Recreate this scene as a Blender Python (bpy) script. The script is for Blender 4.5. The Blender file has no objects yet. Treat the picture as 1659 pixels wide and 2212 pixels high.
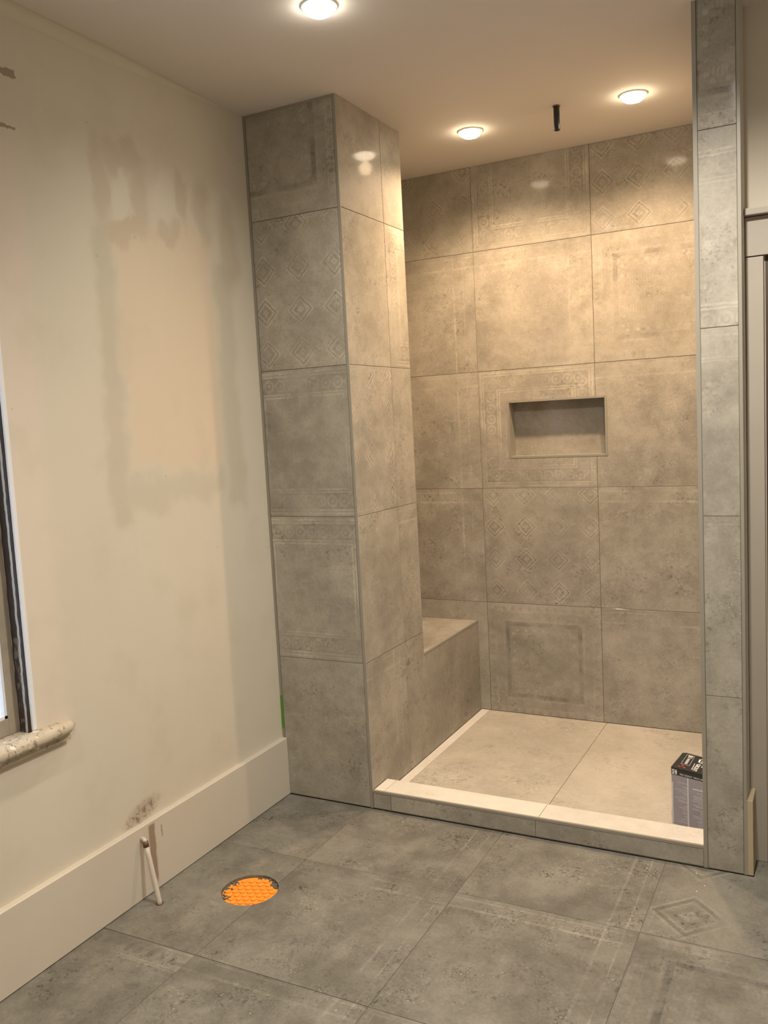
import bpy, bmesh, math, random
from mathutils import Vector, Matrix

# ------------------------------------------------------------------ camera
SC = bpy.context.scene
COL = SC.collection
H = 2.827            # ceiling height
W1 = 0.430           # pier width
PD = 0.553           # pier depth
D = 1.239            # back wall of the shower
XR = 1.718           # shower opening, right side
XP = 1.856           # outer side of the right-hand stub wall
YD = 0.135           # wall with the door
HS = 0.024           # shower floor
HC = 0.078           # curb top
HB = 0.508           # bench top

def cam_setup():
    yaw, pitch, roll, f = 0.4826, -0.1018, -0.0521, 1882.71
    fw = Vector((-math.sin(yaw)*math.cos(pitch), math.cos(yaw)*math.cos(pitch), math.sin(pitch)))
    rt = Vector((math.cos(yaw), math.sin(yaw), 0)); up = rt.cross(fw)
    r2 = rt*math.cos(roll)+up*math.sin(roll); u2 = -rt*math.sin(roll)+up*math.cos(roll)
    cd = bpy.data.cameras.new('camera'); co = bpy.data.objects.new('camera', cd); COL.objects.link(co)
    cd.sensor_fit = 'VERTICAL'; cd.sensor_height = 36.0; cd.sensor_width = 27.0
    cd.lens = f/2212*36.0; cd.clip_start = .05; cd.clip_end = 100
    m = Matrix((r2, u2, -fw)).transposed().to_4x4(); m.translation = Vector((2.1238, -3.0042, 1.5759))
    co.matrix_world = m
    SC.camera = co
cam_setup()

# ------------------------------------------------------------------ world, light levels, exposure
wd = bpy.data.worlds.new('overcast_daylight'); SC.world = wd; wd.use_nodes = True
wbg = wd.node_tree.nodes['Background']
wbg.inputs[0].default_value = (0.72, 0.84, 1.0, 1); wbg.inputs[1].default_value = 2.2
SC.view_settings.view_transform = 'Standard'; SC.view_settings.look = 'None'
SC.view_settings.gamma = 1.0; SC.view_settings.use_curve_mapping = False
SC.view_settings.exposure = 1.0
WARM = (1.0, 0.71, 0.45)
SOFT = (1.0, 0.925, 0.82)
P_SHOWER = 39.0
P_ROOM = 14.0
P_DOOR = 75.0
P_BACK = 18.0
P_VIEW = 58.0

# ------------------------------------------------------------------ node helper
class S:
    """tiny arithmetic wrapper on shader sockets"""
    def __init__(s, t, k): s.t = t; s.k = k
    def m(s, op, *a):
        n = s.t.nodes.new('ShaderNodeMath'); n.operation = op
        for i, x in enumerate((s,)+a):
            if isinstance(x, S): s.t.links.new(x.k, n.inputs[i])
            else: n.inputs[i].default_value = x
        return S(s.t, n.outputs[0])
    def __add__(s, o): return s.m('ADD', o)
    __radd__ = __add__
    def __mul__(s, o): return s.m('MULTIPLY', o)
    __rmul__ = __mul__
    def __sub__(s, o): return s.m('SUBTRACT', o)
    def __rsub__(s, o): return (s*-1.0).m('ADD', o)
    def __truediv__(s, o): return s.m('DIVIDE', o)
    def abs(s): return s.m('ABSOLUTE')
    def frac(s): return s.m('FRACT')
    def sin(s): return s.m('SINE')
    def sqrt(s): return s.m('SQRT')
    def min(s, o): return s.m('MINIMUM', o)
    def max(s, o): return s.m('MAXIMUM', o)
    def lt(s, o): return s.m('LESS_THAN', o)
    def gt(s, o): return s.m('GREATER_THAN', o)
    def ss(s, a, b):          # smoothstep 0..1 from a to b
        n = s.t.nodes.new('ShaderNodeMapRange'); n.interpolation_type = 'SMOOTHSTEP'
        s.t.links.new(s.k, n.inputs[0]); n.inputs[1].default_value = a; n.inputs[2].default_value = b
        return S(s.t, n.outputs[0])
    def band(s, c, w): return 1.0-(s-c).abs().ss(w*.5, w)

def new_mat(name):
    m = bpy.data.materials.new(name); m.use_nodes = True
    t = m.node_tree; b = t.nodes['Principled BSDF']
    return m, t, b
def vec(t, x, y, z):
    n = t.nodes.new('ShaderNodeCombineXYZ')
    for i, q in enumerate((x, y, z)):
        if isinstance(q, S): t.links.new(q.k, n.inputs[i])
        else: n.inputs[i].default_value = q
    return n.outputs[0]
def sep(t, sock):
    n = t.nodes.new('ShaderNodeSeparateXYZ'); t.links.new(sock, n.inputs[0])
    return [S(t, n.outputs[i]) for i in range(3)]
def noise(t, v, scale, detail=4, rough=.55, dist=0.):
    n = t.nodes.new('ShaderNodeTexNoise'); t.links.new(v, n.inputs['Vector'])
    n.inputs['Scale'].default_value = scale; n.inputs['Detail'].default_value = detail
    n.inputs['Roughness'].default_value = rough; n.inputs['Distortion'].default_value = dist
    return S(t, n.outputs[0])
def voro(t, v, scale, feature='F1'):
    n = t.nodes.new('ShaderNodeTexVoronoi'); n.feature = feature
    t.links.new(v, n.inputs['Vector']); n.inputs['Scale'].default_value = scale
    return S(t, n.outputs['Distance'])
def mixc(t, fac, a, b):
    n = t.nodes.new('ShaderNodeMix'); n.data_type = 'RGBA'
    if isinstance(fac, S): t.links.new(fac.k, n.inputs[0])
    else: n.inputs[0].default_value = fac
    for i, c in ((6, a), (7, b)):
        if isinstance(c, tuple): n.inputs[i].default_value = c+(1,)
        else: t.links.new(c, n.inputs[i])
    return n.outputs[2]
def scalec(t, col, fac):
    n = t.nodes.new('ShaderNodeVectorMath'); n.operation = 'SCALE'
    t.links.new(col, n.inputs[0]); t.links.new(fac.k, n.inputs[3]); return n.outputs[0]
def bump(t, b, h, dist, strength=1.):
    n = t.nodes.new('ShaderNodeBump'); n.inputs['Distance'].default_value = dist
    n.inputs['Strength'].default_value = strength
    t.links.new(h.k, n.inputs['Height']); t.links.new(n.outputs[0], b.inputs['Normal'])
def texco(t, which='Object'):
    n = t.nodes.new('ShaderNodeTexCoord'); return n.outputs[which]
def geo_pos(t):
    n = t.nodes.new('ShaderNodeNewGeometry'); return n.outputs['Position']

# ------------------------------------------------------------------ materials
def tile_mat(name, variant, lo, hi, contrast=1.0, rough=.50, coat=.13):
    m, t, b = new_mat(name)
    uvn = t.nodes.new('ShaderNodeUVMap'); uvn.uv_map = 'uv'
    oi = t.nodes.new('ShaderNodeObjectInfo'); rnd = S(t, oi.outputs['Random'])
    u0, v0, _ = sep(t, uvn.outputs[0])
    q = vec(t, u0+rnd*17.3, v0+rnd*7.1, rnd*5.0)      # noise space, in tiles
    wx = (noise(t, q, 30, 2)-.5)*.012
    u = u0+wx; v = v0+wx
    eu = u.min(1.0-u); ev = v.min(1.0-v); e = eu.min(ev)
    side = eu.lt(ev); along = side*v+(1.0-side)*u
    clouds = noise(t, q, 2.2, 6, .6, .4)
    mott = noise(t, q, 9, 5, .65)
    fine = noise(t, q, 60, 3, .7)
    wear = noise(t, q, 3.3, 5, .65).ss(.40, .62)
    fleck = noise(t, q, 34, 4, .75).ss(.60, .70)*noise(t, q, 5, 3).ss(.45, .62)
    vr = voro(t, q, 17); petals = vr.band(.30, .10)*.8+vr.lt(.10)*.8
    floral = petals*noise(t, q, 12, 3).ss(.47, .60)
    light = floral*.35; dark = fleck*.8
    if variant == 'border':
        lines = e.band(.022, .008)+e.band(.046, .006)+e.band(.165, .006)+e.band(.186, .008)
        c = (along*11.0).frac()-.5
        r = ((c/11.0)*(c/11.0)+(e-.106)*(e-.106)).sqrt()
        ros = r.band(.034, .012)+r.lt(.014)
        inband = e.gt(.05)*e.lt(.162)
        light = light*e.gt(.19)+lines*.75+ros*inband*.55+e.lt(.05)*.18
        dark = dark*e.gt(.05)+inband*.22
    elif variant == 'halfborder':      # wide pale strip on two sides
        bb = (1.0-v).min(u)
        lines = bb.band(.15, .008)+bb.band(.165, .006)+bb.band(.03, .006)
        c = (along*14.0).frac()-.5
        mot = c.abs().lt(.22)*(bb-.09).abs().lt(.028)
        light = light*bb.gt(.17)+lines*.6+bb.lt(.15)*.30-mot*.25
        dark = dark*bb.gt(.15)+mot*.35*bb.lt(.15)
    elif variant in ('diamond', 'wide_diamond'):
        kk = 3.6 if variant == 'diamond' else 1.75
        du = (u*kk+.15); dv = (v*kk+.1)
        fx = (du.frac()-.5).abs(); fy = (dv.frac()-.5).abs()
        saw = (((fx-fy)*22.0).frac()-.5).abs()*.05
        d = fx+fy+saw
        light = floral*.18+d.band(.36, .030)*.75+(fx+fy).band(.24, .022)*.7+(fx+fy).band(.06, .03)*.5
        dark = dark*.8+(fx+fy).band(.30, .035)*.45+(fx+fy).band(.14, .05)*.30
        eb = e.band(.03, .006); light = light+eb*.3
        if variant == 'wide_diamond': light = light*.6; dark = dark*.8
    elif variant == 'frame':
        inner = e.gt(.19)
        weave = ((u*46.0).frac()-.5).abs().lt(.27)*((v*9.0).frac()-.5).abs().lt(.20)
        c = (along*13.0).frac()-.5
        bead = ((c/13.0)*(c/13.0)+(e-.235)*(e-.235)).sqrt().lt(.015)
        bar = c.abs().lt(.33)*(e-.045).abs().lt(.022)
        light = floral*.2*inner+weave*inner*.35*noise(t, q, 5, 2).ss(.42, .6)+bead*.6+e.band(.075, .006)*.55+e.band(.015, .006)*.5+bar*.4+e.band(.15, .008)*.35
        dark = dark*.9+e.band(.182, .022)*.75+inner*.10+e.band(.045, .01)*.2
    elif variant == 'persian':
        lines = (1.0-u).band(.10, .006)+(1.0-u).band(.19, .01)+(1.0-v).band(.12, .012)+(1.0-v).band(.035, .006)
        sm = voro(t, q, 34); p2 = sm.lt(.26)*noise(t, q, 7, 3).ss(.44, .60)
        light = floral*.25+p2*.55+lines*.55
        dark = dark+sm.band(.38, .09)*.6*noise(t, q, 6, 3).ss(.48, .62)
    patch = noise(t, q, 4.2, 4, .6).ss(.44, .60)
    worm = noise(t, q, 44, 3, .6, .8)
    dark = dark+worm.ss(.56, .62)*patch*.80
    light = light+(1.0-worm.ss(.34, .42))*patch*.30
    body = clouds*.50+mott*.30+fine*.20
    k = body.ss(.34, .66)
    col = mixc(t, k, lo, hi)
    w = (wear*.85+.15)*contrast
    f = 1.0+light.min(1.0)*w*.34-dark.min(1.2)*w*.38
    f = f*(.955+rnd*.09)
    col = scalec(t, col, f)
    t.links.new(col, b.inputs['Base Color'])
    rg = rough+(mott-.5)*.20+dark*w*.10
    t.links.new(rg.k, b.inputs['Roughness'])
    b.inputs['Specular IOR Level'].default_value = .35
    b.inputs['Coat Weight'].default_value = coat
    b.inputs['Coat Roughness'].default_value = .09
    bump(t, b, light*.6-dark*.6+fine*.25, .0006, .35)
    return m

WLO, WHI = (.255, .230, .186), (.415, .378, .312)
FLO, FHI = (.118, .110, .090), (.240, .226, .190)
VARS = ['border', 'halfborder', 'diamond', 'frame', 'persian', 'plain']
TW = {v: tile_mat('wall_tile_'+v, v, WLO, WHI, 1.15) for v in VARS}
TF = {v: tile_mat('floor_tile_'+v, v, FLO, FHI, 1.75, .50, .05) for v in VARS+['wide_diamond']}
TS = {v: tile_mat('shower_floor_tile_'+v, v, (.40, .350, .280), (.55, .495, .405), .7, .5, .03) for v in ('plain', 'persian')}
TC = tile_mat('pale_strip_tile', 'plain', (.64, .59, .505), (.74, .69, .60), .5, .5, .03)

def simple(name, col, rough=.5, metal=0., nscale=20, namp=.08, bmp=0., spec=.5):
    m, t, b = new_mat(name)
    o = texco(t)
    n = noise(t, o, nscale, 4)
    t.links.new(scalec(t, mixc(t, n, col, col), 1.0+(n-.5)*2.0*namp), b.inputs['Base Color'])
    t.links.new((rough+(n-.5)*.1).k, b.inputs['Roughness'])
    b.inputs['Metallic'].default_value = metal
    b.inputs['Specular IOR Level'].default_value = spec
    if bmp: bump(t, b, noise(t, o, nscale*4, 3), bmp, .5)
    return m
def emis(name, col, s):
    m, t, b = new_mat(name)
    b.inputs['Base Color'].default_value = (.8, .8, .8, 1)
    b.inputs['Emission Color'].default_value = col+(1,)
    b.inputs['Emission Strength'].default_value = s
    return m

GROUT = simple('grout', (.23, .20, .145), .85, nscale=60, namp=.15)
GROUT_D = simple('dark_joint', (.085, .075, .06), .9, nscale=60)
GROUT_F = simple('floor_grout', (.150, .136, .108), .9, nscale=25, namp=.3)
TRIMM = simple('stone_coated_profile', (.285, .262, .212), .42, nscale=8, namp=.05)
CEIL = simple('ceiling_paint', (.74, .685, .63), .9, nscale=3, namp=.03)
CASING = simple('casing_paint', (.385, .345, .29), .55, nscale=7, namp=.06, bmp=.0004)
RAWWOOD = simple('primed_board_end', (.42, .34, .22), .7, nscale=30, namp=.12)
DOORM = simple('dark_stained_door', (.055, .035, .020), .45, nscale=12, namp=.3)
PLAIN = simple('room_paint', (.60, .545, .455), .85, nscale=4, namp=.04)
WHITEBEAD = simple('white_corner_bead', (.72, .74, .78), .55, nscale=15, namp=.05)
LAMPRIM = simple('lamp_rim_white', (.82, .80, .76), .4, nscale=10, namp=.02)
CHROME = simple('dark_pipe_metal', (.055, .065, .075), .28, metal=.85, nscale=40, namp=.2)
COPPER = simple('tarnished_fitting', (.16, .09, .05), .5, metal=.4, nscale=60, namp=.3)
PIPEW = simple('painted_pipe', (.62, .56, .47), .5, nscale=60, namp=.12, bmp=.0003)
TAPE = simple('green_masking_tape', (.10, .26, .03), .7, nscale=80, namp=.08)
CRUMB = simple('plaster_crumb', (.85, .80, .68), .9, nscale=50)
MORTAR = simple('grey_mortar', (.13, .115, .10), .95, nscale=90, namp=.35, bmp=.001)
BLACKC = simple('black_carton', (.020, .021, .020), .42, nscale=40, namp=.15)
CARTONS = simple('carton_side', (.30, .275, .30), .55, nscale=40, namp=.10)
PRINTL = simple('pale_print', (.62, .58, .60), .55, nscale=40, namp=.03)
PRINTW = simple('white_print', (.85, .83, .80), .5, nscale=40, namp=.02)
PRINTR = simple('red_print', (.55, .04, .03), .5, nscale=40, namp=.03)
SASHM = simple('grimy_sash_paint', (.36, .31, .24), .6, nscale=9, namp=.35, bmp=.0008)
BRIGHTP = simple('white_sash_bead', (.80, .82, .86), .5, nscale=9, namp=.08)

def m_orange():
    m, t, b = new_mat('orange_membrane'); o = texco(t)
    sp = noise(t, o, 45, 3).ss(.69, .73); n = noise(t, o, 12, 3)
    c = mixc(t, n, (.88, .27, .018), (1.0, .36, .035))
    t.links.new(mixc(t, sp, c, (.25, .12, .05)), b.inputs['Base Color'])
    b.inputs['Roughness'].default_value = .55
    return m
ORANGE = m_orange()

def m_chipped():
    m, t, b = new_mat('chipped_dark_jamb'); o = geo_pos(t); x, y, z = sep(t, o)
    wob = (noise(t, o, 22, 4)-.5)*.012
    xx = x+wob
    c = mixc(t, noise(t, o, 30, 4), (.020, .018, .012), (.055, .035, .028))
    strip = (xx+.023).abs().lt(.0048)
    c = mixc(t, strip, c, (.50, .48, .45))
    low = z.lt(1.0)*noise(t, o, 25, 4).ss(.50, .58)*(xx+.035).abs().lt(.012)
    c = mixc(t, low*.6, c, (.20, .18, .13))
    t.links.new(c, b.inputs['Base Color']); b.inputs['Roughness'].default_value = .6
    bump(t, b, noise(t, o, 60, 4), .002, .6)
    return m
JAMBM = m_chipped()

def m_sill():
    m, t, b = new_mat('worn_sill_paint'); o = geo_pos(t); x, y, z = sep(t, o)
    n = noise(t, o, 16, 5, .7); s = noise(t, o, 55, 4, .7)
    c = mixc(t, n, (.40, .335, .235), (.60, .54, .43))
    c = mixc(t, s.ss(.55, .64)*y.lt(-1.19)*.8, c, (.17, .12, .07))
    c = mixc(t, noise(t, o, 28, 3).ss(.60, .66)*y.lt(-1.25)*.7, c, (.85, .80, .70))
    t.links.new(c, b.inputs['Base Color']); b.inputs['Roughness'].default_value = .65
    bump(t, b, s, .002, .7)
    return m
SILLM = m_sill()

def m_leftwall():
    m, t, b = new_mat('patched_plaster'); o = geo_pos(t); x, y, z = sep(t, o)
    wv = (noise(t, o, 6, 5, .6)-.5); wv2 = (noise(t, vec(t, x+3.1, y+7.7, z), 6, 5, .6)-.5)
    Y = y+wv*.13; Z = z+wv2*.22
    def ell(cy, cz, ry, rz, soft=.42):
        a = (Y-cy)/ry; c = (Z-cz)/rz
        return 1.0-(a*a+c*c).sqrt().ss(1-soft, 1+soft)
    def box(y0, y1, z0, z1, s=.02):
        return Y.ss(y0-s, y0+s)*(1.0-Y.ss(y1-s, y1+s))*Z.ss(z0-s, z0+s)*(1.0-Z.ss(z1-s, z1+s))
    def sbox(y0, y1, z0, z1, s=.004):
        return y.ss(y0-s, y0+s)*(1.0-y.ss(y1-s, y1+s))*z.ss(z0-s, z0+s)*(1.0-z.ss(z1-s, z1+s))
    n = noise(t, o, 2.0, 5, .6)
    base = mixc(t, n, (.585, .535, .435), (.65, .60, .495))
    c = mixc(t, sbox(-3.0, -1.135, .62, 2.47, .03)*.75, base, (.66, .575, .49))
    peach = box(-.775, -.27, 1.45, 2.30, .03)
    c = mixc(t, peach*.70, c, (.655, .535, .395))
    tan = ell(-.815, 2.40, .045, .13).max(ell(-.70, 2.50, .10, .055)).max(ell(-.625, 2.38, .045, .13))
    tan = tan.max(ell(-.70, 2.27, .11, .035)).max(ell(-.41, 2.41, .030, .11)).max(ell(-.30, 2.40, .045, .10))
    tan = tan.max(ell(-.155, 2.28, .060, .17)).max(ell(-.50, 2.30, .05, .04))
    c = mixc(t, tan*.50, c, (.47, .395, .29))
    grey = box(-.875, -.785, 1.28, 2.26, .025).max(box(-.25, -.145, 1.28, 2.22, .03)).max(box(-.88, -.27, 1.33, 1.43, .03)*.8)
    c = mixc(t, grey*.50, c, (.47, .425, .32))
    ltc = ell(-.725, 2.385, .045, .075, .15).max(ell(-.50, 2.42, .055, .10, .15)*.8).max(ell(-.225, 2.41, .045, .09, .3)*.5)
    c = mixc(t, ltc*.6, c, (.66, .61, .51))
    c = mixc(t, noise(t, o, 4.5, 4).ss(.50, .68)*.22, c, (.50, .45, .34))
    # chipped marks where the old head casing was fixed
    rag = (noise(t, o, 60, 4)-.5)*.02
    zz = z+rag; yy = y+rag*2.0
    ch = (zz-2.636-(y+1.2)*.0).abs().lt(.0115)*yy.lt(-1.118)
    c2 = (zz-2.481).abs().lt(.0045)*yy.lt(-1.135)
    c = mixc(t, ch.max(c2)*.8, c, (.24, .20, .15))
    # scuffs beside the tiled corner
    scf = noise(t, vec(t, x, y*14.0, z*2.2), 14, 3, .7).ss(.60, .66)*sbox(-.035, -.004, 1.04, 1.23, .01)
    c = mixc(t, scf*.8, c, (.24, .18, .11))
    # brown smear above the skirting
    sm = noise(t, vec(t, x, y*1.4+z*.6, z*1.4-y*.5), 34, 4, .7).ss(.47, .62)
    smm = (1.0-(((y+.86)/.10)*((y+.86)/.10)+((z-.287-(y+.86)*.22)/.042)*((z-.287-(y+.86)*.22)/.042)).sqrt().ss(.4, 1.15))
    c = mixc(t, (sm*.60+.36)*smm, c, (.24, .16, .10))
    # pin marks
    pm = voro(t, o, 6).lt(.030)
    c = mixc(t, pm*.35, c, (.35, .28, .2))
    t.links.new(c, b.inputs['Base Color']); b.inputs['Roughness'].default_value = .82
    b.inputs['Specular IOR Level'].default_value = .3
    bump(t, b, noise(t, o, 5, 5)+noise(t, o, 90, 2)*.05, .004, .25)
    return m
LWALL = m_leftwall()

def m_skirt():
    m, t, b = new_mat('skirting_paint'); o = geo_pos(t); x, y, z = sep(t, o)
    base = mixc(t, noise(t, o, 5, 4), (.57, .515, .425), (.62, .565, .475))
    wob = (noise(t, o, 22, 4)-.5)*.012
    yy = y+wob
    st = yy.ss(-.862, -.855)*(1.0-yy.ss(-.832, -.823))*z.ss(.010, .05)*(1.0-z.ss(.235, .245))
    c = mixc(t, st*.85, base, (.27, .185, .115))
    st2 = (yy+.795).abs().lt(.003)*z.ss(.17, .18)*(1.0-z.ss(.215, .22))
    c = mixc(t, st2*.6, c, (.22, .14, .09))
    pt = voro(t, o, 9).lt(.02)
    c = mixc(t, pt*.3, c, (.3, .24, .18))
    t.links.new(c, b.inputs['Base Color']); b.inputs['Roughness'].default_value = .6
    return m
SKIRT = m_skirt()
def m_glass():
    m, t, b = new_mat('window_glass')
    b.inputs['Transmission Weight'].default_value = 1; b.inputs['Roughness'].default_value = .02
    b.inputs['IOR'].default_value = 1.45; b.inputs['Base Color'].default_value = (.95, .97, 1, 1)
    return m
GLASS = m_glass()
OUTW = simple('pale_render_outside', (.72, .74, .78), .9, nscale=3, namp=.05)

# ------------------------------------------------------------------ mesh helpers
def link(name, me, mat, parent=None):
    o = bpy.data.objects.new(name, me); COL.objects.link(o)
    if mat is not None: me.materials.append(mat)
    if parent is not None: o.parent = parent
    return o
def from_bm(name, bm, mat, parent=None, smooth=False):
    me = bpy.data.meshes.new(name); bmesh.ops.recalc_face_normals(bm, faces=bm.faces)
    bm.to_mesh(me); bm.free()
    if smooth:
        for p in me.polygons: p.use_smooth = True
    return link(name, me, mat, parent)
def add_box(bm, x0, x1, y0, y1, z0, z1, bev=0.):
    g = bmesh.ops.create_cube(bm, size=1.0)['verts']
    for v in g: v.co = Vector(((x0+x1)/2+v.co.x*(x1-x0), (y0+y1)/2+v.co.y*(y1-y0), (z0+z1)/2+v.co.z*(z1-z0)))
    if bev:
        es = {e for v in g for e in v.link_edges}
        bmesh.ops.bevel(bm, geom=list(es), offset=bev, segments=2, affect='EDGES', profile=.6)
def boxes(name, lst, mat, parent=None, bev=0.):
    bm = bmesh.new()
    for q in lst: add_box(bm, *q, bev)
    return from_bm(name, bm, mat, parent)
def tag(o, label, cat, group=None):
    o['label'] = label; o['category'] = cat
    if group: o['group'] = group
    return o
def struct(o): o['kind'] = 'structure'; return o
def empty(name, loc):
    o = bpy.data.objects.new(name, None); COL.objects.link(o); o.location = loc; o.empty_display_size = .05
    return o
def lathe(bm, prof, seg=32, M=None):
    rings = []
    for r, z in prof:
        if r < 1e-6: rings.append([bm.verts.new((0, 0, z))])
        else: rings.append([bm.verts.new((r*math.cos(2*math.pi*i/seg), r*math.sin(2*math.pi*i/seg), z)) for i in range(seg)])
    for a, c in zip(rings, rings[1:]):
        for i in range(seg):
            j = (i+1) % seg
            if len(a) == 1 and len(c) == 1: continue
            if len(a) == 1: bm.faces.new((a[0], c[i], c[j]))
            elif len(c) == 1: bm.faces.new((a[i], a[j], c[0]))
            else: bm.faces.new((a[i], a[j], c[j], c[i]))
    if M is not None:
        for r in rings:
            for v in r: v.co = M @ v.co
def tube(bm, pts, r, seg=14, cap=True):
    pts = [Vector(p) for p in pts]; rings = []
    for i, p in enumerate(pts):
        d = (pts[min(i+1, len(pts)-1)]-pts[max(i-1, 0)]).normalized()
        a = d.orthogonal().normalized() if i == 0 else (rings_a-d*rings_a.dot(d)).normalized()
        rings_a = a; b_ = d.cross(a)
        rr = r[i] if isinstance(r, (list, tuple)) else r
        rings.append([bm.verts.new(p+a*rr*math.cos(2*math.pi*k/seg)+b_*rr*math.sin(2*math.pi*k/seg)) for k in range(seg)])
    for A, B in zip(rings, rings[1:]):
        for k in range(seg): bm.faces.new((A[k], A[(k+1) % seg], B[(k+1) % seg], B[k]))
    if cap: bm.faces.new(rings[0][::-1]); bm.faces.new(rings[-1])

# a plane frame: origin, in-plane axes U and V, outward normal N = U x V
class F:
    def __init__(s, o, u, v): s.o = Vector(o); s.u = Vector(u); s.v = Vector(v); s.n = s.u.cross(s.v)
    def p(s, a, b_, n=0.): return s.o+s.u*a+s.v*b_+s.n*n
GAP = .0009
def tile(parent, fr, a0, a1, b0, b1, mat, org=None, th=.004, flip=False, T=.6, gap=GAP):
    """rectangular tile with a tiny chamfer; org = corner of the uncut tile, for the pattern"""
    a0 += gap; a1 -= gap; b0 += gap; b1 -= gap; c = .0007
    if org is None: org = (a0, b0)
    bm = bmesh.new(); uvl = bm.loops.layers.uv.new('uv')
    def ring(i, n): return [bm.verts.new(fr.p(a, b_, n)) for a, b_ in ((a0+i, b0+i), (a1-i, b0+i), (a1-i, b1-i), (a0+i, b1-i))]
    r0, r1, r2 = ring(0, -th), ring(0, -c), ring(c, 0)
    bm.faces.new(r0[::-1]); bm.faces.new(r2)
    for A, B in ((r0, r1), (r1, r2)):
        for k in range(4): bm.faces.new((A[k], A[(k+1) % 4], B[(k+1) % 4], B[k]))
    for f in bm.faces:
        for l in f.loops:
            d = l.vert.co-fr.o; uu = (d.dot(fr.u)-org[0])/T; vv = (d.dot(fr.v)-org[1])/T
            if flip: uu = 1-uu
            l[uvl].uv = (uu, vv)
    me = bpy.data.meshes.new('tile'); bm.to_mesh(me); bm.free()
    return link('tile', me, mat, parent)
def poly_tile(parent, fr, pts, mat, org, th=.004, T=.6):
    bm = bmesh.new(); uvl = bm.loops.layers.uv.new('uv')
    top = [bm.verts.new(fr.p(a, b_, 0)) for a, b_ in pts]; bot = [bm.verts.new(fr.p(a, b_, -th)) for a, b_ in pts]
    ft = bm.faces.new(top); bm.faces.new(bot[::-1]); n = len(pts)
    for k in range(n): bm.faces.new((bot[k], bot[(k+1) % n], top[(k+1) % n], top[k]))
    bm.normal_update(); bmesh.ops.triangulate(bm, faces=[f for f in bm.faces if len(f.verts) > 4])
    for f in bm.faces:
        for l in f.loops:
            d = l.vert.co-fr.o; l[uvl].uv = ((d.dot(fr.u)-org[0])/T, (d.dot(fr.v)-org[1])/T)
    me = bpy.data.meshes.new('tile'); bm.to_mesh(me); bm.free()
    return link('tile', me, mat, parent)
TH = .004

# ------------------------------------------------------------------ room shell
XE, YB = 3.4, -4.3
ceiling = struct(boxes('ceiling', [(-.14, XE, YB, D+.2, H, H+.1)], CEIL))
# left wall with window opening; its top is coved into the ceiling
WY0, WY1, WZ0, WZ1 = -2.22, -1.270, .700, 2.36
bm = bmesh.new()
add_box(bm, -.14, 0, YB, WY0, 0, H)
add_box(bm, -.14, 0, WY1, D+.2, 0, H)
add_box(bm, -.14, 0, WY0, WY1, 0, WZ0)
add_box(bm, -.14, 0, WY0, WY1, WZ1, H)
R_ = .034
rows = []
for y in [YB]+[-.9+.06*i for i in range(0, 15)]+[-.03, -.0005]:
    q = max(.0006, R_*min(1.0, -y/.75))
    rows.append([bm.verts.new((.0005+q*(1-math.cos(a)), y, H-q*(1-math.sin(a))-.0002)) for a in [i*math.pi/2/10 for i in range(11)]])
for A, B in zip(rows, rows[1:]):
    for i in range(10):
        f = bm.faces.new((A[i], A[i+1], B[i+1], B[i])); f.smooth = True
me = bpy.data.meshes.new('wall_left'); bm.to_mesh(me); bm.free()
wall_left = struct(link('wall_left', me, LWALL))
struct(boxes('wall_rear', [(-.14, XE+.1, YB-.1, YB, 0, H)], PLAIN))
struct(boxes('wall_right', [(XE, XE+.1, YB, YD, 0, H)], PLAIN))

# skirting on the left wall
BT, BH = .022, .252
bm = bmesh.new()
pr = [(0, .0035), (BT, .0035), (BT, BH-.003), (BT-.003, BH), (0, BH)]
A = [bm.verts.new((x, YB, z)) for x, z in pr]; B = [bm.verts.new((x, -.0015, z)) for x, z in pr]
for i in range(5): bm.faces.new((A[i], A[(i+1) % 5], B[(i+1) % 5], B[i]))
bm.faces.new(A); bm.faces.new(B)
struct(from_bm('baseboard_left', bm, SKIRT))
# short skirting return on the outer side of the stub wall
bm = bmesh.new(); add_box(bm, XP, XP+.019, .0005, YD-.021, .002, .262, .0012)
struct(from_bm('baseboard_right', bm, RAWWOOD))

# ------------------------------------------------------------------ bathroom floor
FT = .010
floor = struct(boxes('floor', [(-.14, XE, YB, YD+.4, -.08, -FT)], GROUT_D))
ff = F((0, 0, 0), (1, 0, 0), (0, 1, 0))
xs = [.0, .395, .993, 1.593, 2.193, 2.793, XE]
ys = [-.001, -.463, -1.088, -1.70, -2.31, -2.92, -3.53, YB]
HC_ = (.327, -.716); HR = .0985
def hole_poly(x0, x1, y0, y1, left):
    """tile outline with the part of the round test hole that falls in it cut away"""
    x0 += GAP; x1 -= GAP; y0 += GAP; y1 -= GAP
    xe = x1 if left else x0
    dy = math.sqrt(HR**2-(xe-HC_[0])**2)
    rnd = random.Random(4)
    a0 = math.atan2(-dy, xe-HC_[0]); a1 = math.atan2(dy, xe-HC_[0])
    out = []
    if left:      # walk the big arc on the left side of the seam
        n = 40
        for i in range(n+1):
            a = a0-(2*math.pi-(a1-a0))*i/n
            r = HR*(1+(rnd.uniform(-.008, .008) if 0 < i < n else 0)); out.append((HC_[0]+r*math.cos(a), HC_[1]+r*math.sin(a)))
        return [(x0, y0), (x1, y0)]+out+[(x1, y1), (x0, y1)]
    n = 12
    for i in range(n+1):
        a = a1+(a0-a1)*i/n
        out.append((HC_[0]+HR*math.cos(a), HC_[1]+HR*math.sin(a)))
    return [(x1, y0), (x1, y1), (x0, y1)]+out+[(x0, y0)]
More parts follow.
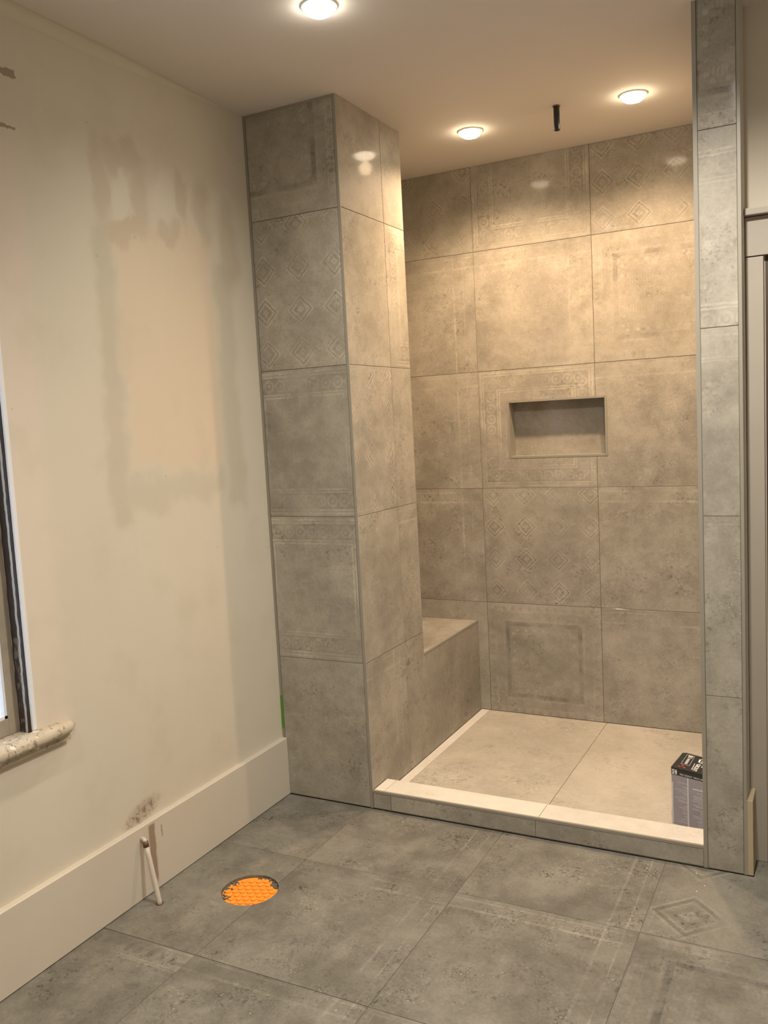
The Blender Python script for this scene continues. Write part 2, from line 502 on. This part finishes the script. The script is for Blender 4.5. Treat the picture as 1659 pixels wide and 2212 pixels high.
fvar = {(0, 0): 'plain', (1, 0): 'persian', (2, 0): 'persian', (3, 0): 'wide_diamond', (4, 0): 'plain',
        (0, 1): 'plain', (1, 1): 'persian', (2, 1): 'persian', (3, 1): 'frame', (4, 1): 'border',
        (0, 2): 'halfborder', (1, 2): 'persian', (2, 2): 'border', (3, 2): 'persian', (4, 2): 'plain'}
rr = random.Random(2)
for j in range(len(ys)-1):
    for i in range(len(xs)-1):
        if j == 0 and xs[i] > 1.7: y1 = YD-.02
        else: y1 = ys[j]
        x0, x1, y0 = xs[i], xs[i+1], ys[j+1]
        mat = TF[fvar.get((i, j), rr.choice(VARS))]
        org = (x1-.6 if i == 0 else x0, y0)
        if (i, j) in ((0, 1), (1, 1)):
            poly_tile(floor, ff, hole_poly(x0, x1, y0, y1, i == 0), mat, org, FT, .62)
        elif (i, j) == (3, 0):      # runs past the stub wall into the door recess
            g = GAP
            poly_tile(floor, ff, [(x0+g, y0+g), (x1-g, y0+g), (x1-g, YD-.002), (XP+.021, YD-.002), (XP+.021, y1-g), (x0+g, y1-g)], mat, org, FT, .62)
        else:
            tile(floor, ff, x0, x1, y0, y1, mat, org, FT, T=.62)
for x in xs[1:-1]:
    for y0, y1 in (((-.62, -.001), (YB, -.82)) if x == xs[1] else ((YB, -.001),)):
        boxes('joint', [(x-GAP-.0006, x+GAP+.0006, y0, y1, -.0098, -.0016)], GROUT_F, floor)
for y in ys[1:-1]: boxes('joint', [(.0, XE, y-GAP-.0006, y+GAP+.0006, -.0098, -.0017)], GROUT_F, floor)
struct(floor)

# ------------------------------------------------------------------ tiled pier (left of the shower)
wall_pier = struct(boxes('wall_pier', [(0, W1-TH, TH, PD-TH, 0, H)], GROUT))
fp = F((0, 0, 0), (1, 0, 0), (0, 0, 1))
zr = [.003, .610, 1.210, 1.810, 2.410, H]
pv = ['plain', 'border', 'border', 'diamond', 'frame']
for k in range(5):
    tile(wall_pier, fp, .0125, W1-.0125, zr[k], zr[k+1], TW[pv[k]], (-.09 if k in (1, 2) else -.17, zr[k] if k else .01), TH)
fs = F((W1, 0, 0), (0, 1, 0), (0, 0, 1))
sv = [('persian', 'plain'), ('plain', 'persian'), ('diamond', 'plain'), ('plain', 'border'), ('plain', 'plain')]
for k in range(1, 5):
    tile(wall_pier, fs, .001, .362, zr[k], zr[k+1], TW[sv[k][0]], (-.238, zr[k]), TH)
    tile(wall_pier, fs, .362, PD-.001, zr[k], zr[k+1], TW[sv[k][1]], (.362, zr[k]), TH)
g = GAP
# bottom side tile stands on the curb and on the shower floor
poly_tile(wall_pier, fs, [(.001, HC+g), (.126, HC+g), (.126, HS+g), (.362-g, HS+g), (.362-g, zr[1]-g), (.001, zr[1]-g)], TW['persian'], (-.238, .01), TH)
# one long piece covers the pier foot and the face of the bench
poly_tile(wall_pier, fs, [(.362+g, HS+g), (D-g, HS+g), (D-g, HB-.011), (PD, HB-.011), (PD, zr[1]-g), (.362+g, zr[1]-g)], TW['plain'], (.362, .01), TH, 1.2)
fb = F((W1, PD, 0), (-1, 0, 0), (0, 0, 1))
for k in range(0, 5): tile(wall_pier, fb, .001, W1-.001, max(zr[k], HB), zr[k+1], TW['plain'], (0, zr[k]), TH)
# stone coloured edge profiles at both front corners
for nm, x0, x1 in (('edge_trim', .0005, .0115), ('edge_trim', W1-.0115, W1-.0004)):
    boxes(nm, [(x0, x1, -.0008, TH+.002, .002, H)], TRIMM, wall_pier)
boxes('ceiling_trim', [(.012, W1-.012, -.0008, .002, H-.011, H-.0005)], TRIMM, wall_pier)

# ------------------------------------------------------------------ back wall with niche
NX0, NX1, NZ0, NZ1, ND = .646, 1.128, 1.372, 1.643, .082
t_ = .010
back_y = D+TH
bm = bmesh.new()
add_box(bm, -.0, NX0-t_, back_y, D+.2, 0, H); add_box(bm, NX1+t_, XP, back_y, D+.2, 0, H)
add_box(bm, NX0-t_, NX1+t_, back_y, D+.2, 0, NZ0-t_); add_box(bm, NX0-t_, NX1+t_, back_y, D+.2, NZ1+t_, H)
add_box(bm, NX0-t_, NX1+t_, D+ND+.004, D+.2, NZ0-t_, NZ1+t_)
wall_back = struct(from_bm('wall_back', bm, GROUT))
fw_ = F((0, D, 0), (1, 0, 0), (0, 0, 1))
xc = [.001, .485, 1.085, 1.685, XR-.001]
zb = [HS+.001, .610, 1.210, 1.810, 2.410, H]
bv = [['plain', 'frame', 'persian', 'plain'], ['persian', 'diamond', 'persian', 'plain'], ['persian', 'border', 'persian', 'plain'],
      ['persian', 'persian', 'frame', 'plain'], ['diamond', 'border', 'diamond', 'plain']]
for r in range(5):
    for c in range(4):
        org = (xc[c] if c else xc[1]-.6, zb[r] if r else .01)
        mt = TW[bv[r][c]]
        if r == 2 and c == 1:
            poly_tile(wall_back, fw_, [(xc[1]+g, zb[2]+g), (xc[2]-g, zb[2]+g), (xc[2]-g, NZ0-t_), (NX0-t_, NZ0-t_), (NX0-t_, NZ1+t_), (xc[2]-g, NZ1+t_), (xc[2]-g, zb[3]-g), (xc[1]+g, zb[3]-g)], mt, org, TH)
        elif r == 2 and c == 2:
            poly_tile(wall_back, fw_, [(xc[2]+g, zb[2]+g), (xc[3]-g, zb[2]+g), (xc[3]-g, zb[3]-g), (xc[2]+g, zb[3]-g), (xc[2]+g, NZ1+t_), (NX1+t_, NZ1+t_), (NX1+t_, NZ0-t_), (xc[2]+g, NZ0-t_)], mt, org, TH)
        else:
            tile(wall_back, fw_, xc[c], xc[c+1], zb[r], zb[r+1], mt, org, TH)
# niche lining: five pieces of tile, and the profile framing its mouth
fn = F((0, D+ND, 0), (1, 0, 0), (0, 0, 1))
tile(wall_back, fn, NX0-.006, NX1+.006, NZ0-.006, NZ1+.006, TW['persian'], (NX0, NZ0-.12), TH)
for q in ((NX0-t_+.001, NX0, D+.001, D+ND-.001, NZ0, NZ1), (NX1, NX1+t_-.001, D+.001, D+ND-.001, NZ0, NZ1),
          (NX0-t_+.001, NX1+t_-.001, D+.001, D+ND-.001, NZ0-t_+.001, NZ0), (NX0-t_+.001, NX1+t_-.001, D+.001, D+ND-.001, NZ1, NZ1+t_-.001)):
    bm = bmesh.new(); bm.loops.layers.uv.new('uv'); add_box(bm, *q); from_bm('tile', bm, TW['plain'], wall_back)
for q in ((NX0-t_, NX0, NZ0-t_, NZ1+t_), (NX1, NX1+t_, NZ0-t_, NZ1+t_), (NX0, NX1, NZ0-t_, NZ0), (NX0, NX1, NZ1, NZ1+t_)):
    boxes('niche_trim', [(q[0]+.0003, q[1]-.0003, D-.0016, D+.0008, q[2]+.0003, q[3]-.0003)], TRIMM, wall_back)

# ------------------------------------------------------------------ alcove side wall over the bench
al = struct(boxes('wall_alcove', [(.0, .010, PD, back_y, HB, H)], GROUT))
fa = F((.014, 0, 0), (0, 1, 0), (0, 0, 1))
for k in range(5): tile(al, fa, PD+.001, D-.001, max(zb[k], HB+.001), zb[k+1], TW['plain'], (PD, zb[k]), TH)

# ------------------------------------------------------------------ stub wall right of the opening
wall_stub = struct(boxes('wall_stub', [(XR+TH, XP-.001, TH, back_y, 0, H)], GROUT))
zs = [.003, .611, 1.217, 1.824, 2.437, H]
stv = ['plain', 'persian', 'halfborder', 'border', 'frame']
for k in range(5):
    tile(wall_stub, fp, XR+.0135, XP-.010, zs[k], zs[k+1], TW[stv[k]], (XR-.10, zs[k]-(0.04 if k == 3 else 0)), TH)
fi = F((XR, D, 0), (0, -1, 0), (0, 0, 1))
for k in range(5):
    for a0, a1 in ((.001, .6), (.6, D-.002)):
        if k == 0 and a0 > .5: poly_tile(wall_stub, fi, [(.6+g, HS+g), (D-.126, HS+g), (D-.126, HC+g), (D-.002, HC+g), (D-.002, zb[1]-g), (.6+g, zb[1]-g)], TW['plain'], (.6, 0), TH)
        else: tile(wall_stub, fi, a0, a1, zb[k], zb[k+1], TW['plain'], (a0, zb[k]), TH)
boxes('edge_trim', [(XR-.0004, XR+.0125, -.0008, TH+.002, .002, H)], TRIMM, wall_stub)
boxes('edge_trim', [(XP-.0092, XP+.0008, -.0008, TH+.002, .002, H)], TRIMM, wall_stub)
boxes('plaster_side', [(XP-.001, XP, TH+.002, YD, 0, H)], PLAIN, wall_stub)

# ------------------------------------------------------------------ curb
curb = empty('shower_curb', (1.07, .06, 0))
tag(curb, 'low tiled curb across the shower opening with pale lit top', 'curb')
def under(o, par):
    o.parent = par; o.matrix_parent_inverse = Matrix.Translation(-par.location); return o
def cb(o): return under(o, curb)
cb(boxes('core', [(W1+.001, XR-.001, TH, .130-TH, .0, HC-TH)], GROUT))
fcf = F((0, 0, 0), (1, 0, 0), (0, 0, 1))
for a, b_, v in ((W1+.001, .512, 'plain'), (.512, 1.120, 'plain'), (1.120, XR+.012, 'plain')):
    b2 = min(b_, XR-.0005)
    cb(tile(None, fcf, a, b2, .004, HC-.0105, TW[v], (a, -.1), TH))
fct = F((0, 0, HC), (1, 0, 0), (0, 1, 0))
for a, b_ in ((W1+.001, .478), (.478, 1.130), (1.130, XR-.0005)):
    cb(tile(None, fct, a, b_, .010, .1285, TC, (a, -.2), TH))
cb(boxes('edge_trim', [(W1+.0005, XR-.0005, -.0006, .0095, HC-.0095, HC+.0004)], TRIMM))

# ------------------------------------------------------------------ shower floor
sf = struct(boxes('floor_shower', [(.02, XR, .130-TH, D, -.01, HS-TH)], GROUT))
fsf = F((0, 0, HS), (1, 0, 0), (0, 1, 0))
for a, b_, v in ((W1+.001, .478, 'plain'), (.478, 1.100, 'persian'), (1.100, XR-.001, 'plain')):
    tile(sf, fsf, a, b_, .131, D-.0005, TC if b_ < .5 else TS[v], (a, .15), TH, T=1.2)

# ------------------------------------------------------------------ bench
bench = empty('shower_bench', (.22, .9, HS))
tag(bench, 'built-in tiled bench in the alcove behind the pier, warm lit top', 'bench')
def bn(o): return under(o, bench)
bn(boxes('core', [(.012, W1-TH-.0005, PD+.0005, D-.0005, HS, HB-TH)], GROUT))
fbt = F((0, 0, HB), (1, 0, 0), (0, 1, 0))
bn(tile(None, fbt, .016, W1-.0105, PD+.001, D-.001, TW['plain'], (-.2, .64), TH))
bn(boxes('edge_trim', [(W1-.0100, W1+.0004, PD+.0005, D-.001, HB-.0100, HB+.0004)], TRIMM))

# ------------------------------------------------------------------ wall with the door, casing, door
DX0, DX1, DZ = 1.915, 2.72, 2.05
struct(boxes('wall_front', [(XP, DX0, YD, YD+.12, 0, H), (DX1, XE+.1, YD, YD+.12, 0, H), (DX0, DX1, YD, YD+.12, DZ, H)], PLAIN))
door = empty('door_1', (DX0, YD, 0)); struct(door)
def dr(o): return under(o, door)
dr(boxes('side_casing', [(XP+.0015, 1.911, YD-.020, YD-.0005, .001, DZ-.004)], CASING, bev=.0015))
dr(boxes('side_casing', [(DX1+.004, DX1+.064, YD-.020, YD-.0005, .001, DZ-.004)], CASING, bev=.0015))
dr(boxes('head_casing', [(XP+.0015, DX1+.066, YD-.024, YD-.0005, DZ-.001, 2.172)], CASING, bev=.0015))
dr(boxes('head_cap', [(XP+.0015, DX1+.080, YD-.050, YD-.0005, 2.174, 2.196)], CASING, bev=.003))
dr(boxes('jamb', [(DX0-.004, DX0+.014, YD+.001, YD+.12, .001, DZ)], DOORM))
dr(boxes('jamb', [(DX1-.014, DX1+.004, YD+.001, YD+.12, .001, DZ)], DOORM))
leaf = dr(boxes('door_leaf', [(DX0+.018, DX1-.018, YD+.05, YD+.09, .006, DZ-.02)], DOORM, bev=.002))
for q in ((.10, .38, .25, .9), (.10, .38, 1.05, 1.9), (.43, .69, .25, .9), (.43, .69, 1.05, 1.9)):
    boxes('door_panel', [(DX0+q[0], DX0+q[1], YD+.044, YD+.052, q[2], q[3])], DOORM, leaf, bev=.002)

# ------------------------------------------------------------------ window in the left wall
win = empty('window_1', (-.07, -1.7, WZ0)); struct(win)
def wn(o): return under(o, win)
wn(boxes('corner_bead', [(-.007, .0012, WY1-.0005, WY1+.0135, WZ0+.02, WZ1+.01)], WHITEBEAD, bev=.001))
wn(boxes('corner_bead', [(-.007, .0012, WY0-.0135, WY0+.0005, WZ0+.02, WZ1+.01)], WHITEBEAD, bev=.001))
def rough_strip(x0, x1, y0, y1, z0, z1):      # stripped wood channel with uneven edges
    bm = bmesh.new(); n = 60; rn = random.Random(3)
    rows = []
    for i in range(n+1):
        z = z0+(z1-z0)*i/n; w = rn.uniform(-.0012, .0012)
        rows.append([bm.verts.new(c) for c in ((x0, y0+w, z), (x1, y0+w*.5, z), (x1, y1, z), (x0, y1, z))])
    for A, B in zip(rows, rows[1:]):
        for k in range(4): bm.faces.new((A[k], A[(k+1) % 4], B[(k+1) % 4], B[k]))
    bm.faces.new(rows[0]); bm.faces.new(rows[-1])
    return bm
wn(from_bm('jamb', rough_strip(-.054, -.0075, WY1-.003, WY1+.004, WZ0+.012, WZ1), JAMBM))
wn(from_bm('jamb', rough_strip(-.054, -.0075, WY0-.004, WY0+.003, WZ0+.012, WZ1), JAMBM))
SX0, SX1 = -.092, -.058      # sash
SY = WY1-.002; st = .034
ZM = 1.56
wn(boxes('sash_stile', [(SX0, SX1, SY-st, SY, .712, WZ1)], SASHM, bev=.0015))
wn(boxes('sash_stile', [(SX0, SX1, WY0+.002, WY0+.002+st, .712, WZ1)], SASHM, bev=.0015))
wn(boxes('bottom_rail', [(SX0, SX1, WY0+st, SY-st, .712, .762)], SASHM, bev=.0015))
wn(boxes('meeting_rail', [(SX0, SX1, WY0+st, SY-st, ZM, ZM+.035)], SASHM, bev=.0015))
wn(boxes('top_rail', [(SX0, SX1, WY0+st, SY-st, WZ1-.05, WZ1)], SASHM, bev=.0015))
for z0, z1 in ((.762, ZM), (ZM+.035, WZ1-.05)):
    y0, y1 = WY0+st+.002, SY-st
    wn(boxes('glazing_bead', [(SX0+.012, SX1-.004, y1-.009, y1, z0, z1), (SX0+.012, SX1-.004, y0, y0+.009, z0, z1),
              (SX0+.012, SX1-.004, y0, y1, z0, z0+.009), (SX0+.012, SX1-.004, y0, y1, z1-.009, z1)], BRIGHTP))
    wn(boxes('pane', [(SX0+.004, SX0+.008, y0, y1, z0, z1)], GLASS))
# stool and round nosing
bm = bmesh.new(); add_box(bm, -.135, .004, WY0+.001, WY1-.001, .690, .711)
wn(from_bm('stool', bm, SILLM))
bm = bmesh.new()
n = 46; rn = random.Random(8); rows = []
for i in range(n+1):
    y = -1.134-(1.24)*i/n
    sh = 1.0
    if i == 0: sh = .55
    if i == 1: sh = .9
    ring = []
    for k in range(14):
        a = -math.pi/2+math.pi*k/13
        r = .0205*sh*(1+rn.uniform(-.05, .05)*(1 if i > 4 else .3))
        ring.append(bm.verts.new((.026*sh+r*math.cos(a)*1.05, y+(0 if i else -.003*abs(math.sin(a))), .697+r*math.sin(a))))
    ring.append(bm.verts.new((.0006, y, .697+.0205*sh))); ring.append(bm.verts.new((.0006, y, .697-.0205*sh)))
    rows.append(ring)
for A, B in zip(rows, rows[1:]):
    for k in range(16): f = bm.faces.new((A[k], A[(k+1) % 16], B[(k+1) % 16], B[k])); f.smooth = k < 13
bm.faces.new(rows[0]); bm.faces.new(rows[-1][::-1])
wn(from_bm('sill_nosing', bm, SILLM))
wn(boxes('cove_strip', [(.0006, .020, -2.36, -1.150, .655, .676)], SILLM, bev=.004))

# pale neighbouring wall outside, lit by the sky
struct(boxes('wall_outside', [(-3.6, -3.5, -6, 3.5, -1, 2.0)], OUTW))

# ------------------------------------------------------------------ ceiling lights
def downlight(x, y, label, power, col, emi, group='recessed ceiling lights'):
    t = empty('ceiling_light', (x, y, H))
    tag(t, label, 'ceiling light', group)
    bm = bmesh.new()
    lathe(bm, [(.0480, -.0005), (.0485, -.005), (.052, -.0060), (.0560, -.0035), (.0575, -.0005)], 40)
    under(from_bm('rim', bm, LAMPRIM, None, True), t).location = (x, y, H)
    bm = bmesh.new()
    lathe(bm, [(.0478, -.0008), (.0470, -.009), (.0420, -.018), (.0320, -.025), (.0170, -.029), (0, -.030)], 40)
    under(from_bm('bulb_lens', bm, emi, None, True), t).location = (x, y, H)
    for ch in t.children: ch.matrix_parent_inverse = Matrix(); ch.location = (0, 0, 0)
    ld = bpy.data.lights.new('lamp', 'SPOT'); ld.energy = power; ld.color = col
    ld.spot_size = math.radians(155); ld.spot_blend = .9; ld.shadow_soft_size = .030
    lo_ = bpy.data.objects.new('lamp', ld); COL.objects.link(lo_); lo_.location = (0, 0, -.066); lo_.parent = t
    return t
EW = emis('warm_lens', (1.0, .80, .55), 22.0)
EC = emis('neutral_lens', (1.0, .93, .80), 22.0)
downlight(.694, .726, 'round recessed light in the shower ceiling, nearest the pier', P_SHOWER, WARM, EW)
downlight(1.398, .709, 'round recessed light in the shower ceiling, right of the pipe stub', P_SHOWER, WARM, EW)
downlight(.745, -.621, 'round recessed light outside the shower, cut by the top frame edge', P_ROOM, SOFT, EC)
for x, y, nm, pw in ((1.80, -.85, 'beside the door', P_DOOR), (.75, -2.4, 'over the window end, unseen and added as fill', P_BACK), (2.1, -2.9, 'near the viewpoint, unseen and added as fill', P_VIEW)):  # last two are unseen fill lamps added to brighten the room
    downlight(x, y, 'round recessed light in the bathroom ceiling '+nm, pw, SOFT, EC)

# ------------------------------------------------------------------ shower pipe stub in the ceiling
t = empty('shower_pipe_stub', (1.102, .648, H))
tag(t, 'short dark metal pipe stub hanging from the shower ceiling between two lights', 'pipe')
bm = bmesh.new()
lathe(bm, [(.0105, .0), (.0125, -.002), (.0122, -.094), (.0118, -.097), (.0095, -.097), (.0092, -.03), (0, -.03)], 28)
o = from_bm('pipe', bm, CHROME, t, True)
bm = bmesh.new(); lathe(bm, [(.012, -.0005), (.0155, -.0005), (.0150, -.004), (.0122, -.005)], 28)
from_bm('thread_collar', bm, COPPER, t, True)

# ------------------------------------------------------------------ heating pipe by the skirting
t = empty('heating_pipe', (.092, -.906, 0))
tag(t, 'thin white painted pipe leaning from floor to skirting board', 'pipe')
base = Vector((.092, -.906, 0))
def ploc(p): return tuple(Vector(p)-base)
bm = bmesh.new()
tube(bm, [ploc(p) for p in ((.093, -.9065, -.008), (.0905, -.906, .010), (.052, -.8985, .160), (.043, -.897, .192))], .0085, 16)
from_bm('pipe', bm, PIPEW, t, True)
bm = bmesh.new()
tube(bm, [ploc(p) for p in ((.0440, -.8972, .188), (.0395, -.8965, .206))], .0098, 16)
from_bm('fitting', bm, COPPER, t, True)
bm = bmesh.new()
tube(bm, [ploc(p) for p in ((.0400, -.8965, .204), (.0385, -.896, .2085), (.0345, -.8955, .2115), (.0225, -.895, .2125))], [.0075, .0075, .0070, .0068], 16)
from_bm('elbow', bm, PIPEW, t, True)
bm = bmesh.new(); lathe(bm, [(.0085, .0), (.013, .0), (.013, .0018), (.0085, .0022)], 24, Matrix.Translation((0, 0, .0005)))
from_bm('floor_collar', bm, COPPER, t, True)

# ------------------------------------------------------------------ orange membrane in the round cut-out
t = empty('membrane_patch', (HC_[0], HC_[1], -FT))
tag(t, 'round orange studded membrane showing through a hole cut in the floor tile', 'membrane')
bm = bmesh.new(); lathe(bm, [(0, .0002), (HR-.0035, .0002), (HR-.0035, .0014), (0, .0014)], 48)
from_bm('sheet', bm, ORANGE, t)
stud = bpy.data.meshes.new('stud'); bm = bmesh.new()
lathe(bm, [(0, .0052), (.0098, .0052), (.0108, .0044), (.0100, .0014)], 20); bmesh.ops.recalc_face_normals(bm, faces=bm.faces)
bm.to_mesh(stud); bm.free(); stud.materials.append(ORANGE)
rn = random.Random(5); sp = .0262
for a in range(-4, 5):
    for b_ in range(-4, 5):
        x = (a+(.5 if b_ % 2 else 0))*sp; y = b_*sp*.866
        c, s_ = math.cos(.35), math.sin(.35); x, y = x*c-y*s_, x*s_+y*c
        if math.hypot(x, y) < HR-.0155:
            o = bpy.data.objects.new('stud', stud); COL.objects.link(o); o.parent = t; o.location = (x, y, 0)
def crumbs(name, spots, mat, parent, seed):
    rn = random.Random(seed); bm = bmesh.new()
    for (x, y, r, h) in spots:
        vs = bmesh.ops.create_icosphere(bm, subdivisions=2, radius=1)['verts']
        for v in vs: v.co = Vector((x+v.co.x*r*rn.uniform(.75, 1.2), y+v.co.y*r*rn.uniform(.75, 1.2), .0016+max(0, v.co.z)*h*rn.uniform(.6, 1.2)))
    return from_bm(name, bm, mat, parent)
rn = random.Random(11); sp_ = []
for i in range(26):
    a = rn.uniform(math.radians(150), math.radians(235)); r = HR-.006-abs(rn.gauss(0, .011))
    sp_.append((r*math.cos(a), r*math.sin(a), rn.uniform(.003, .007), .006))
for i in range(22):
    a = rn.uniform(math.radians(35), math.radians(105)); r = HR-.005-abs(rn.gauss(0, .006))
    sp_.append((r*math.cos(a), r*math.sin(a), rn.uniform(.003, .007), .006))
mo = crumbs('mortar_residue', sp_, MORTAR, t, 3); mo['kind'] = 'stuff'

# ------------------------------------------------------------------ masking tape
t = boxes('masking_tape', [(.0012, .0135, -.0016, -.0010, .292, .436)], TAPE)
tag(t, 'strip of green masking tape on the pier edge above the skirting', 'tape')

# ------------------------------------------------------------------ grout carton
bx = empty('grout_box', (1.64, .31, HS))
tag(bx, 'black topped grout carton with grey printed side standing on the shower floor', 'box')
c00, c10, c11, c01 = Vector((1.573, .250)), Vector((1.7135, .207)), Vector((1.7145, .362)), Vector((1.590, .412))
zt = .242
def bxp(q, z): return Vector((q.x, q.y, z))
def prism(name, quad, z0, z1, mat, bev=.0012):
    bm = bmesh.new()
    lo = [bm.verts.new(bxp(q, z0)) for q in quad]; hi = [bm.verts.new(bxp(q, z1)) for q in quad]
    bm.faces.new(lo[::-1]); bm.faces.new(hi)
    for k in range(4): bm.faces.new((lo[k], lo[(k+1) % 4], hi[(k+1) % 4], hi[k]))
    if bev: bmesh.ops.bevel(bm, geom=bm.edges[:], offset=bev, segments=2, affect='EDGES')
    return under(from_bm(name, bm, mat), bx)
def off(qs, d):
    c = sum(qs, Vector((0, 0)))/4; return [c+(q-c).normalized()*((q-c).length+d) for q in qs]
QS = [c00, c10, c11, c01]
prism('carton', QS, HS+.0003, zt-.002, CARTONS)
prism('black_band', off(QS, .0006), zt-.026, zt-.001, BLACKC, .0008)
# lid flap: slightly lifted at its front edge, with a torn back-left corner
bm = bmesh.new()
L_ = off(QS, .0010)
q0, q1, q2, q3 = L_
d1 = (q3-q0)
pts = [q0, q1, q2, q3+(q2-q3).normalized()*.016, q3-(d1.normalized()*.014)+(q2-q3).normalized()*.003]
top = [bm.verts.new(bxp(q, zt+.0018)) for q in pts]; bot = [bm.verts.new(bxp(q, zt-.0005)) for q in pts]
bm.faces.new(top); bm.faces.new(bot[::-1])
for k in range(5): bm.faces.new((bot[k], bot[(k+1) % 5], top[(k+1) % 5], top[k]))
under(from_bm('lid_flap', bm, BLACKC), bx)
# printing. front face: a = along the face 0..1, z ; top face: (s,t) bilinear
fdir = (c10-c00); flen = fdir.length; fdn = fdir.normalized(); fn_ = Vector((fdn.y, -fdn.x))
def fquad(bm, a0, a1, z0, z1, o_=.0011):
    vs = []
    for a, z in ((a0, z0), (a1, z0), (a1, z1), (a0, z1)):
        q = c00+fdn*a+fn_*o_; vs.append(bm.verts.new(bxp(q, z)))
    bm.faces.new(vs)
rn = random.Random(21)
bm = bmesh.new()
fquad(bm, .0015, .0060, HS+.004, zt-.055, .0004)             # pale left edge
fquad(bm, .0620, .0665, HS+.002, zt-.027, .0004)             # middle rule
for y in (.190, .176, .170, .163, .1555, .150, .144, .137, .130, .122, .1165, .106, .100, .094, .088, .080, .0735, .066, .059, .050, .040):
    a = rn.choice([.012, .024, .034, .040, .048]) + rn.uniform(0, .006)
    fquad(bm, a, .062, y, y+.0016, .0004)
    a = .080+rn.choice([0, .012, .02, .03])+rn.uniform(0, .008)
    fquad(bm, a, .138, y-.004, y-.0022, .0004)
fquad(bm, .082, .140, .177, .1815, .0004)
under(from_bm('printed_lines', bm, PRINTL), bx)
bm = bmesh.new()
fquad(bm, .0045, .0225, zt-.0225, zt-.0045, .0020); logo = under(from_bm('logo_square', bm, PRINTW), bx)
bm = bmesh.new()
def ftri(bm, pts):
    bm.faces.new([bm.verts.new(bxp(c00+fdn*a+fn_*.0024, z)) for a, z in pts])
zc = zt-.0135
ftri(bm, [(.0060, zc+.006), (.0110, zc+.001), (.0065, zc-.006)])
ftri(bm, [(.0135, zc+.008), (.0210, zc+.008), (.0150, zc+.003)])
ftri(bm, [(.0125, zc-.001), (.0205, zc-.007), (.0115, zc-.008)])
ftri(bm, [(.0105, zc+.008), (.0125, zc+.008), (.0175, zc-.004), (.0155, zc-.005)])
from_bm('logo_figure', bm, BLACKC, logo)
def text(name, s, size, origin, xdir, ydir, mat, bold=0.):
    cu = bpy.data.curves.new(name, 'FONT'); cu.body = s; cu.size = size; cu.extrude = .00008; cu.offset = bold
    o = bpy.data.objects.new(name, cu); COL.objects.link(o)
    X = Vector(xdir).normalized(); Yv = Vector(ydir); Yv = (Yv-X*Yv.dot(X)).normalized(); Z = X.cross(Yv)
    m = Matrix((X, Yv, Z)).transposed().to_4x4(); m.translation = Vector(origin)
    dg = bpy.context.evaluated_depsgraph_get(); dg.update()
    me = bpy.data.meshes.new_from_object(o.evaluated_get(dg)); bpy.data.objects.remove(o)
    me.transform(m)
    return under(link(name, me, mat), bx)
o3 = bxp(c00+fdn*.034+fn_*.0020, zt-.021)
text('band_text', 'PRO GROUT  MAXI LARG', .0085, o3, (fdn.x, fdn.y, 0), (0, 0, 1), PRINTW)
# top printing reads from the back edge towards the front
xd = Vector((-d1.x, -d1.y, 0)).normalized(); yd = Vector((fdn.x, fdn.y, 0))
def tp(a, b_, z=.0021): # a: 0..1 from left to right, b_: 0..1 from the front to the back
    q = (c00*(1-a)+c10*a)*(1-b_)+(c01*(1-a)+c11*a)*b_; return Vector((q.x, q.y, zt+z))
text('top_text', 'GROUT', .0205, tp(.57, .52), xd, yd, PRINTW, .0005)
text('top_text', 'PRO', .0125, tp(.72, .52), xd, yd, PRINTW, .0003)
def tq(bm, a0, a1, b0, b1): bm.faces.new([bm.verts.new(tp(a, b_)) for a, b_ in ((a0, b0), (a1, b0), (a1, b1), (a0, b1))])
bm = bmesh.new()
for q in ((.17, .176, .30, .92), (.40, .406, .30, .92), (.17, .406, .30, .308), (.17, .406, .912, .92)): tq(bm, *q)
for i in range(7): tq(bm, .25, .33, .36+i*.05, .385+i*.05)
tq(bm, .24, .36, .74, .77); tq(bm, .23, .37, .82, .88)
for i in range(11): tq(bm, .50, .525, .12+i*.036, .142+i*.036)
tq(bm, .57, .62, .60, .86); tq(bm, .57, .80, .60, .63); tq(bm, .57, .80, .83, .86); tq(bm, .66, .70, .66, .80); tq(bm, .73, .80, .64, .72)
under(from_bm('top_print', bm, PRINTW), bx)
bm = bmesh.new()
for a, b_ in ((.25, .20), (.18, .13), (.31, .12)):
    bm.faces.new([bm.verts.new(tp(a+x, b_+y, .0023)) for x, y in ((-.045, 0), (0, -.035), (.045, 0), (0, .035))])
under(from_bm('red_emblem', bm, PRINTR), bx)

# ------------------------------------------------------------------ crumbs on the floor
cm = bpy.data.meshes.new('crumb'); bm = bmesh.new(); bmesh.ops.create_icosphere(bm, subdivisions=1, radius=1)
rn = random.Random(6)
for v in bm.verts: v.co = Vector((v.co.x*.0022, v.co.y*.0017, max(v.co.z, -.3)*.0014+.0004))*rn.uniform(.8, 1.15)
bm.to_mesh(cm); bm.free(); cm.materials.append(CRUMB)
CR = ((1.716, -.165, 'largest of three before the stub wall'), (1.70, -.05, 'close against the curb end'), (1.735, -.12, 'nearest the stub wall corner'),
      (1.01, -.13, 'before the middle of the curb'), (.115, -.60, 'near the left skirting board'), (.71, -1.24, 'lowest in the frame'),
      (.35, -.57, 'just behind the orange membrane'), (1.30, -.07, 'right under the curb joint'), (.60, -.35, 'between the pier and the middle tile'))
for i, (x, y, wh) in enumerate(CR):
    o = bpy.data.objects.new('plaster_crumb', cm); COL.objects.link(o)
    o.location = (x, y, .0001); o.rotation_euler = (0, 0, i*1.3); s_ = 1.3 if i < 3 else .8; o.scale = (s_, s_, s_)
    tag(o, 'tiny white plaster crumb on the grey floor, '+wh, 'crumb', 'plaster crumbs on the bathroom floor')
